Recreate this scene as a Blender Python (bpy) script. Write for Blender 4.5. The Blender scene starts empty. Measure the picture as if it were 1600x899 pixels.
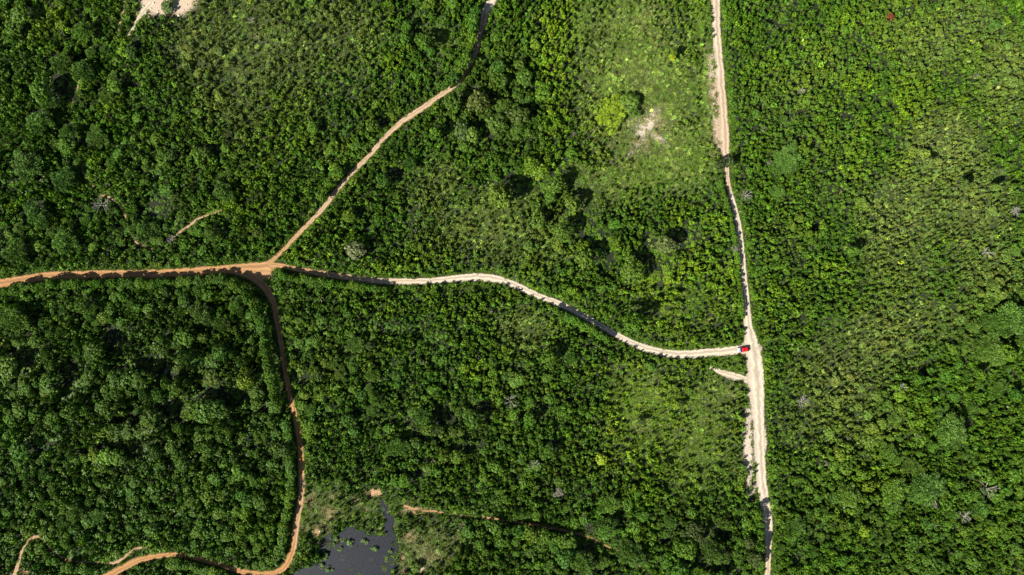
import bpy, math, random
import numpy as np
from mathutils import Vector, Matrix

R = math.radians
SC = bpy.context.scene
H = 280.0                       # camera height in metres; 1 px of the 1600 px photo = 0.25 m on the ground
MPP = 0.25

# ------------------------------------------------------------------ camera, sky, sun, exposure
cam_d = bpy.data.cameras.new('camera')
cam = bpy.data.objects.new('camera', cam_d)
SC.collection.objects.link(cam)
cam.location = (0, 0, H)
cam.rotation_euler = (0, 0, 0)
cam_d.sensor_width = 36
cam_d.lens = 36 * H / 400.0
cam_d.clip_start = 1
cam_d.clip_end = 6000
SC.camera = cam

SUN_EL, SHADOW_AZ = 43.0, 36.0   # shadows fall towards the upper right of the picture
world = bpy.data.worlds.new('World')
SC.world = world
world.use_nodes = True
wn = world.node_tree.nodes
wl = world.node_tree.links
wn.clear()
sky = wn.new('ShaderNodeTexSky')
sky.sky_type = 'NISHITA'
sky.sun_disc = False
sky.sun_elevation = R(SUN_EL)
sky.sun_rotation = R(90 - (SHADOW_AZ + 180))
bg = wn.new('ShaderNodeBackground')
bg.inputs['Strength'].default_value = 0.05
wo = wn.new('ShaderNodeOutputWorld')
wl.new(sky.outputs[0], bg.inputs[0])
wl.new(bg.outputs[0], wo.inputs[0])

sun_d = bpy.data.lights.new('sun', 'SUN')
sun_d.energy = 5.0
sun_d.angle = R(0.5)
sun_d.color = (1.0, 0.95, 0.86)
sun = bpy.data.objects.new('sun', sun_d)
SC.collection.objects.link(sun)
sv = Vector((math.cos(R(SUN_EL)) * math.cos(R(SHADOW_AZ)), math.cos(R(SUN_EL)) * math.sin(R(SHADOW_AZ)), -math.sin(R(SUN_EL))))
sun.rotation_euler = sv.to_track_quat('-Z', 'Y').to_euler()
sun.location = (-100, -100, 300)

SC.view_settings.view_transform = 'Standard'
SC.view_settings.look = 'None'
SC.view_settings.gamma = 1
SC.view_settings.use_curve_mapping = False
SC.view_settings.exposure = 0.74
SC.render.engine = 'CYCLES'
SC.cycles.max_bounces = 3
SC.cycles.diffuse_bounces = 1
SC.cycles.glossy_bounces = 2
SC.cycles.transmission_bounces = 2

# ------------------------------------------------------------------ helpers
rng = np.random.default_rng(7)

def w2(px, py, h=0.0):
    """ground position (metres) of what shows at photo pixel px,py and stands h metres high"""
    k = MPP * (1 - np.asarray(h, float) / H)
    return (np.asarray(px, float) - 800) * k, (449.5 - np.asarray(py, float)) * k

def px_of(x, y):
    return x / MPP + 800, 449.5 - y / MPP

class Noise:
    def __init__(s, seed, cell):
        s.g = np.random.default_rng(seed).random((256, 256)); s.c = cell
    def __call__(s, x, y):
        x = np.asarray(x, float) / s.c + 500; y = np.asarray(y, float) / s.c + 500
        i = np.floor(x).astype(int); j = np.floor(y).astype(int)
        u = x - i; v = y - j
        u = u * u * (3 - 2 * u); v = v * v * (3 - 2 * v)
        g = s.g; a = g[i % 256, j % 256]; b = g[(i + 1) % 256, j % 256]
        c = g[i % 256, (j + 1) % 256]; d = g[(i + 1) % 256, (j + 1) % 256]
        return (a * (1 - u) + b * u) * (1 - v) + (c * (1 - u) + d * u) * v

N40, N18, N8, N4, N2 = Noise(1, 40), Noise(2, 18), Noise(3, 8), Noise(4, 4), Noise(5, 2)
M8, M18 = Noise(11, 8), Noise(12, 18)

def link(name, data, parent=None):
    o = bpy.data.objects.new(name, data)
    SC.collection.objects.link(o)
    if parent: o.parent = parent
    return o

def mesh_np(name, V, F, mat=None, fattr=None, smooth=False):
    """fast mesh from numpy vertices and equal-sided faces"""
    V = np.asarray(V, np.float32); F = np.asarray(F, np.int32)
    me = bpy.data.meshes.new(name)
    me.vertices.add(len(V)); me.vertices.foreach_set('co', V.ravel())
    n = F.shape[1]
    me.loops.add(F.size); me.loops.foreach_set('vertex_index', F.ravel())
    me.polygons.add(len(F)); me.polygons.foreach_set('loop_start', np.arange(0, F.size, n, dtype=np.int32))
    me.polygons.foreach_set('use_smooth', np.full(len(F), smooth))
    me.update(calc_edges=True)
    for k, a in (fattr or {}).items():
        at = me.attributes.new(k, 'FLOAT', 'FACE'); at.data.foreach_set('value', np.asarray(a, np.float32))
    if mat: me.materials.append(mat)
    return me

def tag(o, label=None, cat=None, group=None, kind=None):
    if label: o['label'] = label
    if cat: o['category'] = cat
    if group: o['group'] = group
    if kind: o['kind'] = kind
    return o

# ------------------------------------------------------------------ materials
def new_mat(name):
    m = bpy.data.materials.new(name); m.use_nodes = True
    nt = m.node_tree; nt.nodes.clear()
    out = nt.nodes.new('ShaderNodeOutputMaterial')
    b = nt.nodes.new('ShaderNodeBsdfPrincipled')
    nt.links.new(b.outputs[0], out.inputs[0])
    return m, nt, b

def plain(name, col, rough=0.5, metal=0.0, coat=0.0, noise=0.0):
    m, nt, b = new_mat(name)
    b.inputs['Base Color'].default_value = (*col, 1)
    b.inputs['Roughness'].default_value = rough
    b.inputs['Metallic'].default_value = metal
    b.inputs['Coat Weight'].default_value = coat
    if noise:
        t = nt.nodes.new('ShaderNodeTexNoise'); t.inputs['Scale'].default_value = 6
        r = nt.nodes.new('ShaderNodeMix'); r.data_type = 'RGBA'
        r.inputs[6].default_value = (*[c * (1 - noise) for c in col], 1); r.inputs[7].default_value = (*[min(1, c * (1 + noise)) for c in col], 1)
        nt.links.new(t.outputs[0], r.inputs[0]); nt.links.new(r.outputs[2], b.inputs['Base Color'])
    return m

def leaf_mat(name, instanced, rough=0.45, spread=0.6):
    """leaf colour = tint of the plant times a per-leaf value stored on each leaf"""
    m, nt, b = new_mat(name)
    if instanced:
        a = nt.nodes.new('ShaderNodeAttribute'); a.attribute_type = 'INSTANCER'; a.attribute_name = 'tint'; col = a.outputs['Color']
    else:
        a = nt.nodes.new('ShaderNodeObjectInfo'); col = a.outputs['Color']
    v = nt.nodes.new('ShaderNodeAttribute'); v.attribute_name = 'leaf'
    mr = nt.nodes.new('ShaderNodeMapRange')
    mr.inputs[3].default_value = 1 - spread; mr.inputs[4].default_value = 1 + spread
    nt.links.new(v.outputs['Fac'], mr.inputs[0])
    sc = nt.nodes.new('ShaderNodeVectorMath'); sc.operation = 'SCALE'
    nt.links.new(col, sc.inputs[0]); nt.links.new(mr.outputs[0], sc.inputs['Scale'])
    v2 = nt.nodes.new('ShaderNodeAttribute'); v2.attribute_name = 'hue'
    mx = nt.nodes.new('ShaderNodeMix'); mx.data_type = 'RGBA'; mx.blend_type = 'MULTIPLY'
    mx.inputs[7].default_value = (1.3, 1.12, 0.8, 1)
    nt.links.new(v2.outputs['Fac'], mx.inputs[0]); nt.links.new(sc.outputs[0], mx.inputs[6])
    nt.links.new(mx.outputs[2], b.inputs['Base Color'])
    b.inputs['Roughness'].default_value = rough
    b.inputs['Specular IOR Level'].default_value = 0.2
    return m

LEAF_I, LEAF_O = leaf_mat('leaf_mass', True), leaf_mat('leaf_single', False)
BARK = plain('bark', (0.16, 0.13, 0.10), 0.9, noise=0.3)
DEADWOOD = plain('weathered_dead_wood', (0.30, 0.28, 0.24), 0.85, noise=0.25)

# ------------------------------------------------------------------ layout data, read off the photograph (px of the 1600 px picture)
ROADS = {
 'orange_track': dict(pts=[(-130,462),(-60,450),(0,443),(35,438),(75,432),(120,430.5),(170,428.5),(220,428.5),(270,427),(330,423),(370,420),(400,418),(423,417)], w=[13,13,13,13,13,13,12,13,14,13,14,15,16]),
 'diagonal_track': dict(pts=[(418,413),(428,405),(439,394),(448,386),(456,377),(466,366),(482,350),(500,331),(512,317),(525,299),(537,285),(550,270),(570,251),(585,234),(600,216),(625,193),(645,179),(665,166),(684,152),(700,141),(714,130),(726,117),(734,103),(741,88),(746,72),(750,55),(755,38),(758,22),(765,6),(775,-12),(790,-40),(810,-90)],
    w=[8,7,7,6,7,7,7,7,7,8,8,8,8,8,8,9,9,9,9,9,9,9,9,9,9,10,11,14,16,14,12,12]),
 'white_track': dict(pts=[(420,414),(441,416),(464,421),(486,425),(509,429),(545,434),(580,438),(602,440),(640,440),(677,439),(711,435.5),(745,433),(771,435.5),(790,440),(805,446),(825,455),(842,463),(876,476),(902,489),(936,508),(966,525),(996,540),(1030,550),(1060,554),(1090,553),(1124,550),(1157,546.5),(1182,545)],
    w=[8,7,7,8,9,9,9,9,9,9,10,11,11,10,10,9,9,9,9,9,9,10,11,12,12.5,13,14,16]),
 'main_track': dict(pts=[(1112,-110),(1114,-60),(1117,-20),(1118,0),(1119,45),(1123,90),(1126,130),(1130,180),(1132,215),(1133,240),(1135,265),(1138,290),(1146,320),(1153,350),(1158,385),(1161,420),(1165,460),(1168,500),(1173,530),(1178,560),(1181,600),(1184,640),(1186,680),(1188,720),(1191,760),(1196,790),(1200,820),(1200,850),(1199,899),(1199,960),(1196,1030)],
    w=[13,13,13,13,12.5,12.5,13,13.5,14,13,8,7,8,9,9,9,10,12,19,24,26,20,16,15,15,14,14,11,9,9,9]),
 'forest_track': dict(pts=[(352,423),(372,426),(392,432),(407,442),(419,456),(427,474),(432,495),(440,540),(444,568),(449,597),(454,622),(461,650),(466,678),(470,705),(471,735),(471,770),(467,798),(462,822),(458,855),(451,875),(442,888),(425,896),(395,896),(360,888),(320,876),(280,867),(245,869),(215,876),(195,886),(170,899),(140,915),(100,945)],
    w=[6,9,12,13,12,10,9,8,8,8,8,8,9,9,10,9,9,10,10,10,9,9,9,7,7,7,8,9,10,10,10,10]),
}
TRAILS = {   # narrow footpaths
 'hooked': dict(pts=[(5,930),(20,905),(29,880),(33,865),(40,851),(48,842),(57,839),(66,842),(80,857),(98,872),(120,878),(148,879),(170,880)], w=[8,8,6,5.5,5,5,5,5,4,4,3.5,3.5,4], col='tan'),
 'spur': dict(pts=[(170,880),(182,879),(192,872),(204,863),(216,857),(232,855)], w=[4,6,5,4,4,2.5], col='tan'),
 'white_spur': dict(pts=[(1109,575),(1122,580),(1136,585),(1150,588),(1170,596)], w=[3,6,9,9,8], col='pale'),
 'quarry_path': dict(pts=[(236,4),(222,20),(213,34),(206,48),(200,58)], w=[9,8,4,4,3], col='pale'),
 'upper_left_path': dict(pts=[(195,-10),(194,8),(191,24),(187,40),(183,56)], w=[3,3,3.5,3.5,2.5], col='tan'),
 'short_path': dict(pts=[(126,122),(121,135),(118,148),(113,162)], w=[3,4.5,4.5,3.5], col='tan'),
 'mid_left_path': dict(pts=[(131,256),(130,266),(133,277),(143,288),(152,296)], w=[3,3,3,2,2], col='tan'),
 'arched_path': dict(pts=[(152,311),(158,307),(166,306),(176,311),(184,318),(191,328),(197,341)], w=[3,4,4,4,3.5,4,3], col='tan'),
 'slanting_path': dict(pts=[(262,378),(272,370),(284,361),(298,351),(312,341),(326,336),(346,329)], w=[2.5,3,4,4,4.5,3,3], col='tan'),
 'shaded_path': dict(pts=[(205,370),(214,380),(226,386),(240,390)], w=[2.5,3,3.5,2.5], col='tan'),
 'south_path': dict(pts=[(630,790),(655,797),(680,799),(700,803),(730,806),(765,810),(800,815),(842,821),(877,828),(916,838),(945,852),(980,868),(1010,895)], w=[3,4,3,1.5,1.5,4,2,5,5,4,3,2,2], col='orange'),
}
POND = [(594,782.5),(602,781),(604,787),(607,795),(607,803),(612,806),(618,805),(619,813),(613,821),(616,832),(620,841),(622,850),(622,860),(617,871),(618,886),(610,896),(603,912),(590,930),(520,940),(450,925),(446,905),(452,897),(462,893),(472,888),(485,885),(498,880),(507,873),(500,862),(499,848),(511,836),(521,834),(524,838),(529,830),(539,823),(552,823),(564,825),(571,834),(580,834),(592,837),(602,836),(597,828),(600,818),(604,811),(597,806),(593,793)]
POND_PLANTS = [(546,849,5),(550,846,3),(568,846,4),(573,848,3),(531,858,4),(586,859,4.5),(610,862,3.5),(512,890,4),(519,891,2.5),(525,842,4),(522,850,3),(508,872,4),(505,862,3),(607,800,2.5),(610,798,3),(527,832,4),(581,857,2.5),(509,868,5),(500,875,4),(503,883,4)]

# soft-edged patches: px, py, rx, ry, rotation, amount
GRASS = [(1005,640,55,75,0,.72),(1090,690,60,90,0,.68),(1140,570,25,14,0,.6),(500,800,55,42,0,.75),(600,800,40,40,0,.6),(660,860,45,40,0,.7),(1060,480,90,50,0,.3),(905,30,16,60,5,.7),(1010,620,40,60,0,.55),(1090,720,45,40,0,.45),(960,300,70,25,-10,.5),(790,330,60,40,0,.4),(1000,150,85,110,-10,1),(985,40,60,60,0,.75),(1090,30,20,70,0,.6),(1040,250,80,60,0,.9),(925,110,30,70,0,.55),(1105,150,16,110,0,.9),(965,280,70,30,0,.7),
  (1100,250,25,40,0,.7),(1125,615,38,32,0,.55),(1000,600,55,45,0,.45),(1060,660,70,60,20,.35),(770,350,85,48,10,.62),(685,290,35,40,-50,.5),(860,395,40,30,0,.4),(820,515,42,35,20,.5),
  (740,448,50,10,0,.4),(685,62,22,32,10,.8),(590,800,60,40,0,.5),(500,800,40,30,0,.5),(670,850,50,35,0,.5)]
BARE = [(262,2,42,22,0,1.7),(283,20,16,10,-20,.7),(240,20,18,7,-45,.7),(1012,195,34,12,-52,.95),(1010,200,34,34,0,.55),(1028,216,17,7,30,.85),(1000,222,16,7,-40,.7),(985,240,14,6,-40,.55),(1018,175,14,14,0,.5),(1020,172,10,12,0,.3),(1002,236,14,6,0,.35),
  (1114,130,9,70,-4,.85),(1121,200,9,50,-4,.9),(1108,90,8,25,0,.6),(1169,705,9,75,0,1.0),(1170,650,7,20,0,.9),(1176,760,7,25,0,.8),(1196,688,3.5,22,0,1.0),(1192,640,3,60,0,.35),
  (1150,590,22,8,15,.8),(1148,605,18,8,10,.3),(1142,617,15,4,-8,.5),(1167,612,7,18,0,.7),(1168,540,12,12,0,.9),(415,428,9,11,0,1.5),(398,428,12,8,20,1.1),(410,417,18,4,0,.6),
  (480,780,14,12,0,.58),(515,800,20,12,0,.6),(640,840,12,16,0,.6),(670,870,20,14,0,.55),(650,800,30,8,8,.7),(500,825,16,10,0,.62),(585,770,13,6,0,1.3),(556,781,9,5,30,.7),(572,797,5,4,0,.7),(518,776,6,6,0,.6),(488,770,7,7,0,.5),(516,808,10,6,20,.7),(495,833,7,8,60,.9),(476,826,5,8,-40,.6),(500,815,12,6,-60,.45),(483,795,5,10,0,.4),
  (637,785,5,9,0,.5),(660,796,16,4.5,5,.8),(688,801,8,4,0,.6),(637,836,8,6,40,.7),(628,872,6,12,0,.8),(655,855,18,12,0,.42),(655,890,11,6,0,1.1),(632,894,10,8,0,.6),(722,818,5,6,0,.6),(700,845,16,14,0,.3),
  (38,893,11,7,0,.8),(20,905,12,10,0,.8),(770,811,14,4,0,.5),(848,823,14,4,14,.7),(878,829,8,3.5,10,.6),(916,838,6,3,0,.6),(735,437,30,8,0,.3),(800,433,30,6,15,.35),(405,12,8,6,0,.3),(400,60,6,8,0,.3),(368,120,10,8,0,.25)]
OLIVE = [(330,60,60,70,0,.8),(400,60,70,90,0,.9),(470,90,80,90,0,.6),(540,60,60,70,0,.75),(380,140,60,60,0,.6),(420,200,70,50,0,.3),(560,140,50,40,0,.3),(770,350,85,50,0,.8),(690,290,30,40,0,.6),
  (1000,150,100,130,0,.75),(820,515,45,30,0,.8),(1480,230,60,60,30,.9),(1420,330,80,60,-40,.8),(1520,330,60,80,0,.8),(1560,130,50,80,0,.6),(1400,420,70,60,0,.6),(1380,520,90,60,-30,.8),(1310,580,80,70,0,.7),
  (1260,640,50,60,0,.5),(1340,660,80,50,0,.5),(1540,430,50,50,0,.7),(1450,500,60,40,0,.5),(1250,110,60,60,0,.2),(1470,60,90,60,0,.4),(1110,150,20,120,0,.5),(1120,615,30,30,0,.6),(560,800,70,30,0,.35),(680,850,50,40,0,.7)]
BRIGHT = [(990,150,110,170,0,.8),(1050,650,120,110,0,.9),(1080,430,90,110,0,.75),(420,120,140,120,0,.45),(780,370,120,50,0,.5),(1380,150,150,170,0,.3),(1300,400,140,140,0,.2),(1330,650,110,120,0,.35),(640,520,200,60,0,.3),(760,560,160,80,0,.25),(870,60,35,110,0,.8),(880,180,35,60,0,.6),(1000,20,60,40,0,.5),(1090,200,30,110,0,.45),(860,240,40,60,0,.5),(610,90,14,120,0,.5),(500,60,80,120,0,.3),(370,250,60,110,0,.35),(290,50,60,40,0,.3),
  (1050,470,110,60,0,.65),(1110,380,50,80,0,.6),(1000,600,70,60,0,.7),(1100,690,80,80,0,.65),(1060,760,80,50,0,.35),(950,720,40,30,0,.7),(690,400,90,25,0,.5),(850,330,60,40,0,.45),(1390,110,100,100,0,.5),(1290,110,80,110,0,.3),
  (1430,250,60,60,0,.5),(1380,180,60,60,0,.5),(640,470,80,25,0,.4),(780,490,70,35,0,.4),(480,560,60,100,0,.3),(560,480,110,30,0,.2),(110,20,60,30,0,.5),(90,60,40,40,0,.3),(170,170,15,80,15,.6),(1200,590,12,200,0,.45),(1195,130,60,130,0,.2),
  (1260,520,60,50,0,.3),(1420,620,50,40,0,.3),(1380,720,60,50,0,.4),(470,400,50,10,0,.8),(560,420,120,8,0,.5),(470,640,10,130,0,.6),(900,470,130,10,25,.5),(530,590,80,60,0,.2)]
DARK = [(250,600,190,140,0,.9),(350,700,110,120,0,.6),(150,720,80,90,0,.4),(760,160,90,80,0,.8),(830,230,60,60,0,.6),(600,200,60,60,0,.35),(880,330,80,70,0,.6),(1000,410,60,40,0,.5),(740,690,130,80,0,.7),(840,800,140,60,0,.5),
  (660,30,70,60,0,.4),(270,330,50,60,0,.4),(60,90,60,80,0,.4),(1100,830,60,50,0,.8),(960,860,80,40,0,.4),(850,560,60,60,0,.3),(1450,800,150,90,0,.5),(1250,820,70,70,0,.3),(1540,620,60,120,0,.3),(520,330,60,50,0,.25),(700,800,60,30,0,.4),
  (620,660,60,80,0,.4),(540,700,60,80,0,.2),(1250,470,70,120,0,.2),(800,860,100,40,0,.5),(20,130,40,80,0,.4)]
TREES = [(250,600,230,160,0,1.0),(120,780,130,90,0,.75),(360,780,110,90,0,.9),(100,250,130,260,0,.45),(60,60,110,90,0,.45),(250,330,120,90,0,.5),(400,370,80,45,0,.5),(770,150,100,90,0,1.0),(850,300,75,90,0,1.0),
  (920,400,60,60,0,.8),(1005,410,60,45,0,.7),(680,30,80,90,0,.5),(600,200,60,60,0,.35),(740,650,160,110,0,.6),(880,830,160,70,0,.9),(1110,840,80,70,0,1.0),(760,860,110,50,0,.7),(1480,760,180,160,0,.85),
  (1560,520,60,120,0,.9),(1300,840,130,70,0,.6),(1500,600,110,80,0,.5),(520,300,50,50,0,.4),(540,370,60,35,0,.5),(980,490,40,30,0,.5),(870,540,50,30,0,.3),(500,830,60,30,0,.15),(1360,760,100,80,0,.5),(1570,180,40,200,0,.25),(560,620,90,110,0,.35)]
FEATHER = [(100,250,130,220,0,.9),(60,60,90,80,0,.3),(250,340,130,80,0,.45),(350,320,60,60,0,.6),(1560,520,70,120,0,1),(1500,700,120,140,0,.65),(1420,780,110,90,0,.7),(1250,830,100,60,0,.5),(950,840,110,60,0,.9),(1110,860,60,40,0,.5),
  (330,480,90,40,0,.8),(120,500,120,50,0,.5),(100,800,90,80,0,.5),(600,630,80,100,0,.5),(1230,260,50,60,0,.8),(830,810,60,30,0,.5),(560,540,60,50,0,.5),(720,630,40,60,0,.3),(640,230,25,30,0,.7),(430,330,50,40,0,.3)]

VOIDS = [(892,275,17,13),(913,302,13,13),(904,342,17,20),(937,388,12,20),(816,290,20,12),(1058,372,17,13),(1018,408,18,22),(1012,480,12,10),(742,150,20,10),(700,200,12,8),(762,207,10,12),(579,386,9,13),(876,542,9,14),(330,235,11,8),(276,240,10,8),
  (216,73,10,8),(146,48,6,22),(101,135,16,24),(62,18,14,10),(128,98,8,10),(248,325,17,16),(45,40,12,10),(130,220,10,12),(200,130,10,8),(653,45,7,22),(690,57,9,9),(237,575,36,15),(182,530,18,16),(350,620,34,14),(275,640,25,16),(215,660,40,10),(190,700,30,10),
  (110,590,14,24),(40,560,14,20),(60,690,16,12),(470,590,9,7),(560,645,8,8),(693,650,11,14),(618,660,16,6),(655,680,20,7),(760,640,10,12),(720,700,24,7),(640,740,20,7),(845,640,10,9),(873,690,9,7),(1537,570,10,18),(1508,660,12,18),(1440,580,8,14),(1500,745,14,8),
  (1390,740,9,7),(1360,735,7,6),(1322,860,24,10),(1242,878,12,10),(1100,828,24,13),(1088,868,24,13),(1130,885,20,9),(808,826,18,9),(870,838,20,8),(906,852,20,10),(965,800,10,7),(985,858,12,8),(1456,242,7,6),(1510,278,10,8),(1560,282,14,7),(1340,380,13,8),(1272,355,7,7),
  (1267,230,5,14),(1300,470,8,7),(1440,700,12,6),(1590,600,8,16),(620,272,10,8),(600,190,10,8),(560,330,8,6),(505,195,10,6),(400,735,9,5),(420,600,8,30),(355,432,26,5),(400,440,14,8),(420,470,6,16),(426,520,6,20),(434,570,6,22),(442,620,6,20),
  (100,870,20,4),(215,865,16,4),(1065,78,6,5),(985,155,14,8)]
vsc = lambda a, b: .75 if a > 1190 else 1.6 if 780 < a < 1080 and 250 < b < 500 else 1.3
VOIDS = [(a, b, c * vsc(a, b), d * vsc(a, b), 0, 1.0) for a, b, c, d in VOIDS]

def grassy(px, py):
    return np.clip(np.maximum(field(GRASS, px, py), .52 * field(OLIVE, px, py)), 0, 1)

def field(blobs, px, py):
    px = np.asarray(px, float); py = np.asarray(py, float)
    out = np.zeros(np.broadcast(px, py).shape)
    for cx, cy, rx, ry, rot, a in blobs:
        c, s = math.cos(R(-rot)), math.sin(R(-rot))     # rot: degrees, positive turns clockwise in the picture
        dx, dy = px - cx, py - cy
        u = (dx * c - dy * s) / rx; v = (dx * s + dy * c) / ry
        q = u * u + v * v
        out = np.maximum(out, a * np.exp(-np.clip(q, 0, 40) ** 1.5 * 0.8))
    return out

def catmull(pts, ws, step=3.0):
    P = np.array([(x, y, w) for (x, y), w in zip(pts, ws)], float)
    P = np.vstack([2 * P[0] - P[1], P, 2 * P[-1] - P[-2]])
    out = []
    for i in range(1, len(P) - 2):
        a, b, c, d = P[i - 1:i + 3]
        n = max(2, int(np.hypot(*(c - b)[:2]) / step))
        for t in np.arange(n) / n:
            out.append(0.5 * ((2 * b) + (c - a) * t + (2 * a - 5 * b + 4 * c - d) * t * t + (3 * b - a - 3 * c + d) * t ** 3))
    out.append(P[-2])
    return np.array(out)

LINES = {k: catmull(v['pts'], [w * (.78 if v.get('col') in ('tan', 'orange') else .86 if k == 'diagonal_track' else 1) for w in v['w']]) for k, v in {**ROADS, **TRAILS}.items()}

def road_gap(px, py, names=None):
    """distance in px to the nearest road edge (negative on the road)"""
    px = np.asarray(px, float).ravel(); py = np.asarray(py, float).ravel()
    best = np.full(px.shape, 1e9)
    for k, L in LINES.items():
        if names and k not in names: continue
        x0, x1, y0, y1 = L[:, 0].min() - 40, L[:, 0].max() + 40, L[:, 1].min() - 40, L[:, 1].max() + 40
        m = np.where((px > x0) & (px < x1) & (py > y0) & (py < y1))[0]
        for q in np.array_split(m, max(1, len(m) // 8000)):
            if len(q) == 0: continue
            d = np.hypot(px[q, None] - L[None, :, 0], py[q, None] - L[None, :, 1]) - L[None, :, 2] / 2
            best[q] = np.minimum(best[q], d.min(1))
    return best

def in_poly(px, py, poly):
    inside = np.zeros(np.shape(px), bool); n = len(poly)
    for i in range(n):
        x0, y0 = poly[i]; x1, y1 = poly[(i + 1) % n]
        c = ((y0 > py) != (y1 > py)) & (px < (x1 - x0) * (py - y0) / ((y1 - y0) or 1e-9) + x0)
        inside ^= c
    return inside

# ------------------------------------------------------------------ ground
def ground():
    ex = np.array([12, 30, 80, 200, 600, 2500.])
    xs = np.arange(-245, 246, 0.8); ys = np.arange(-155, 156, 0.8)
    xs = np.concatenate([(-245 - ex)[::-1], xs, xs[-1] + ex]); ys = np.concatenate([(-155 - ex)[::-1], ys, ys[-1] + ex])
    X, Y = np.meshgrid(xs, ys); nx, ny = len(xs), len(ys)
    px, py = px_of(X, Y)
    bare = field(BARE, px, py)
    gap = road_gap(px, py).reshape(px.shape)
    bare = np.maximum(bare, np.clip(0.75 - gap / 5.0, 0, 0.8))
    orange = orange_of(px, py)
    grass = grassy(px, py)
    pond = in_poly(px, py, POND)
    Z = -0.5 * pond.astype(float)
    V = np.stack([X, Y, Z], -1).reshape(-1, 3)
    i = np.arange(nx * ny).reshape(ny, nx)
    F = np.stack([i[:-1, :-1], i[:-1, 1:], i[1:, 1:], i[1:, :-1]], -1).reshape(-1, 4)
    me = mesh_np('ground', V, F, None, smooth=True)
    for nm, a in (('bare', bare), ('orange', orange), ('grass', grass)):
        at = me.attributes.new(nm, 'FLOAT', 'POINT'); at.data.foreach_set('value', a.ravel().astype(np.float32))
    m, nt, b = new_mat('ground_soil')
    N = nt.nodes.new; L = nt.links.new
    def attr(n): a = N('ShaderNodeAttribute'); a.attribute_name = n; return a.outputs['Fac']
    def noise(s, d=4):
        t = N('ShaderNodeTexNoise'); t.inputs['Scale'].default_value = s; t.inputs['Detail'].default_value = d
        L(co.outputs['Object'], t.inputs['Vector']); return t.outputs['Fac']
    co = N('ShaderNodeTexCoord')
    def mix(f, a, c, blend='MIX'):
        x = N('ShaderNodeMix'); x.data_type = 'RGBA'; x.blend_type = blend
        for k, v in ((0, f), (6, a), (7, c)):
            if isinstance(v, (tuple, float, int)): x.inputs[k].default_value = v if not isinstance(v, tuple) else (*v, 1)
            else: L(v, x.inputs[k])
        return x.outputs[2]
    def math_(op, a, c, clamp=False):
        x = N('ShaderNodeMath'); x.operation = op; x.use_clamp = clamp
        for k, v in ((0, a), (1, c)):
            if isinstance(v, (float, int)): x.inputs[k].default_value = v
            else: L(v, x.inputs[k])
        return x.outputs[0]
    litter = mix(noise(0.6), (0.005, 0.010, 0.002), (0.017, 0.024, 0.007))  # dark humus, taken near black to deepen shade in the gaps
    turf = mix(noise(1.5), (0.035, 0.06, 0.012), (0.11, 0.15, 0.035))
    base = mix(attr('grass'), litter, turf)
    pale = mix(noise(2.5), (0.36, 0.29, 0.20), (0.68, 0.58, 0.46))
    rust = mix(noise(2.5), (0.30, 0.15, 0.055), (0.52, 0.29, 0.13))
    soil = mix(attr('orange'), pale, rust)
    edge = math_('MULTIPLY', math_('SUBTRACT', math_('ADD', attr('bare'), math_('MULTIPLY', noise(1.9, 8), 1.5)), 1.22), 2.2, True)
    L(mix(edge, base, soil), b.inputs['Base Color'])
    b.inputs['Roughness'].default_value = 0.95
    bp = N('ShaderNodeBump'); bp.inputs['Strength'].default_value = 0.5; bp.inputs['Distance'].default_value = 0.3
    L(noise(2.2, 6), bp.inputs['Height']); L(bp.outputs[0], b.inputs['Normal'])
    me.materials.append(m)
    tag(link('ground', me), 'dark soil and short grass under the scrub with bare patches', kind='structure')

def orange_of(px, py):
    """share of rusty soil, as opposed to pale limestone, at a place"""
    o = 1 / (1 + np.exp((px - 560 - np.clip(py - 560, 0, 300) * 2) / 45))
    up = 1 / (1 + np.exp((py - 300) / 40))                # the diagonal track pales going north
    o = o * (1 - 0.75 * up)
    o = np.where((py > 740) & (px > 460) & (px < 1000), 0.8, o)
    o = np.where((py > 880) & (px > 640) & (px < 680), 0.3, o)
    o = np.where((px > 1085) & (px < 1145) & (py < 300), 0.16 + 0.18 * (py > 120), o)
    dg = (px > 430) & (px < 765) & (py < 395) & (py > 20)
    o = np.where(dg, np.maximum(o, .55), o)
    return np.clip(o, 0, 1)

ground()

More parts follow.
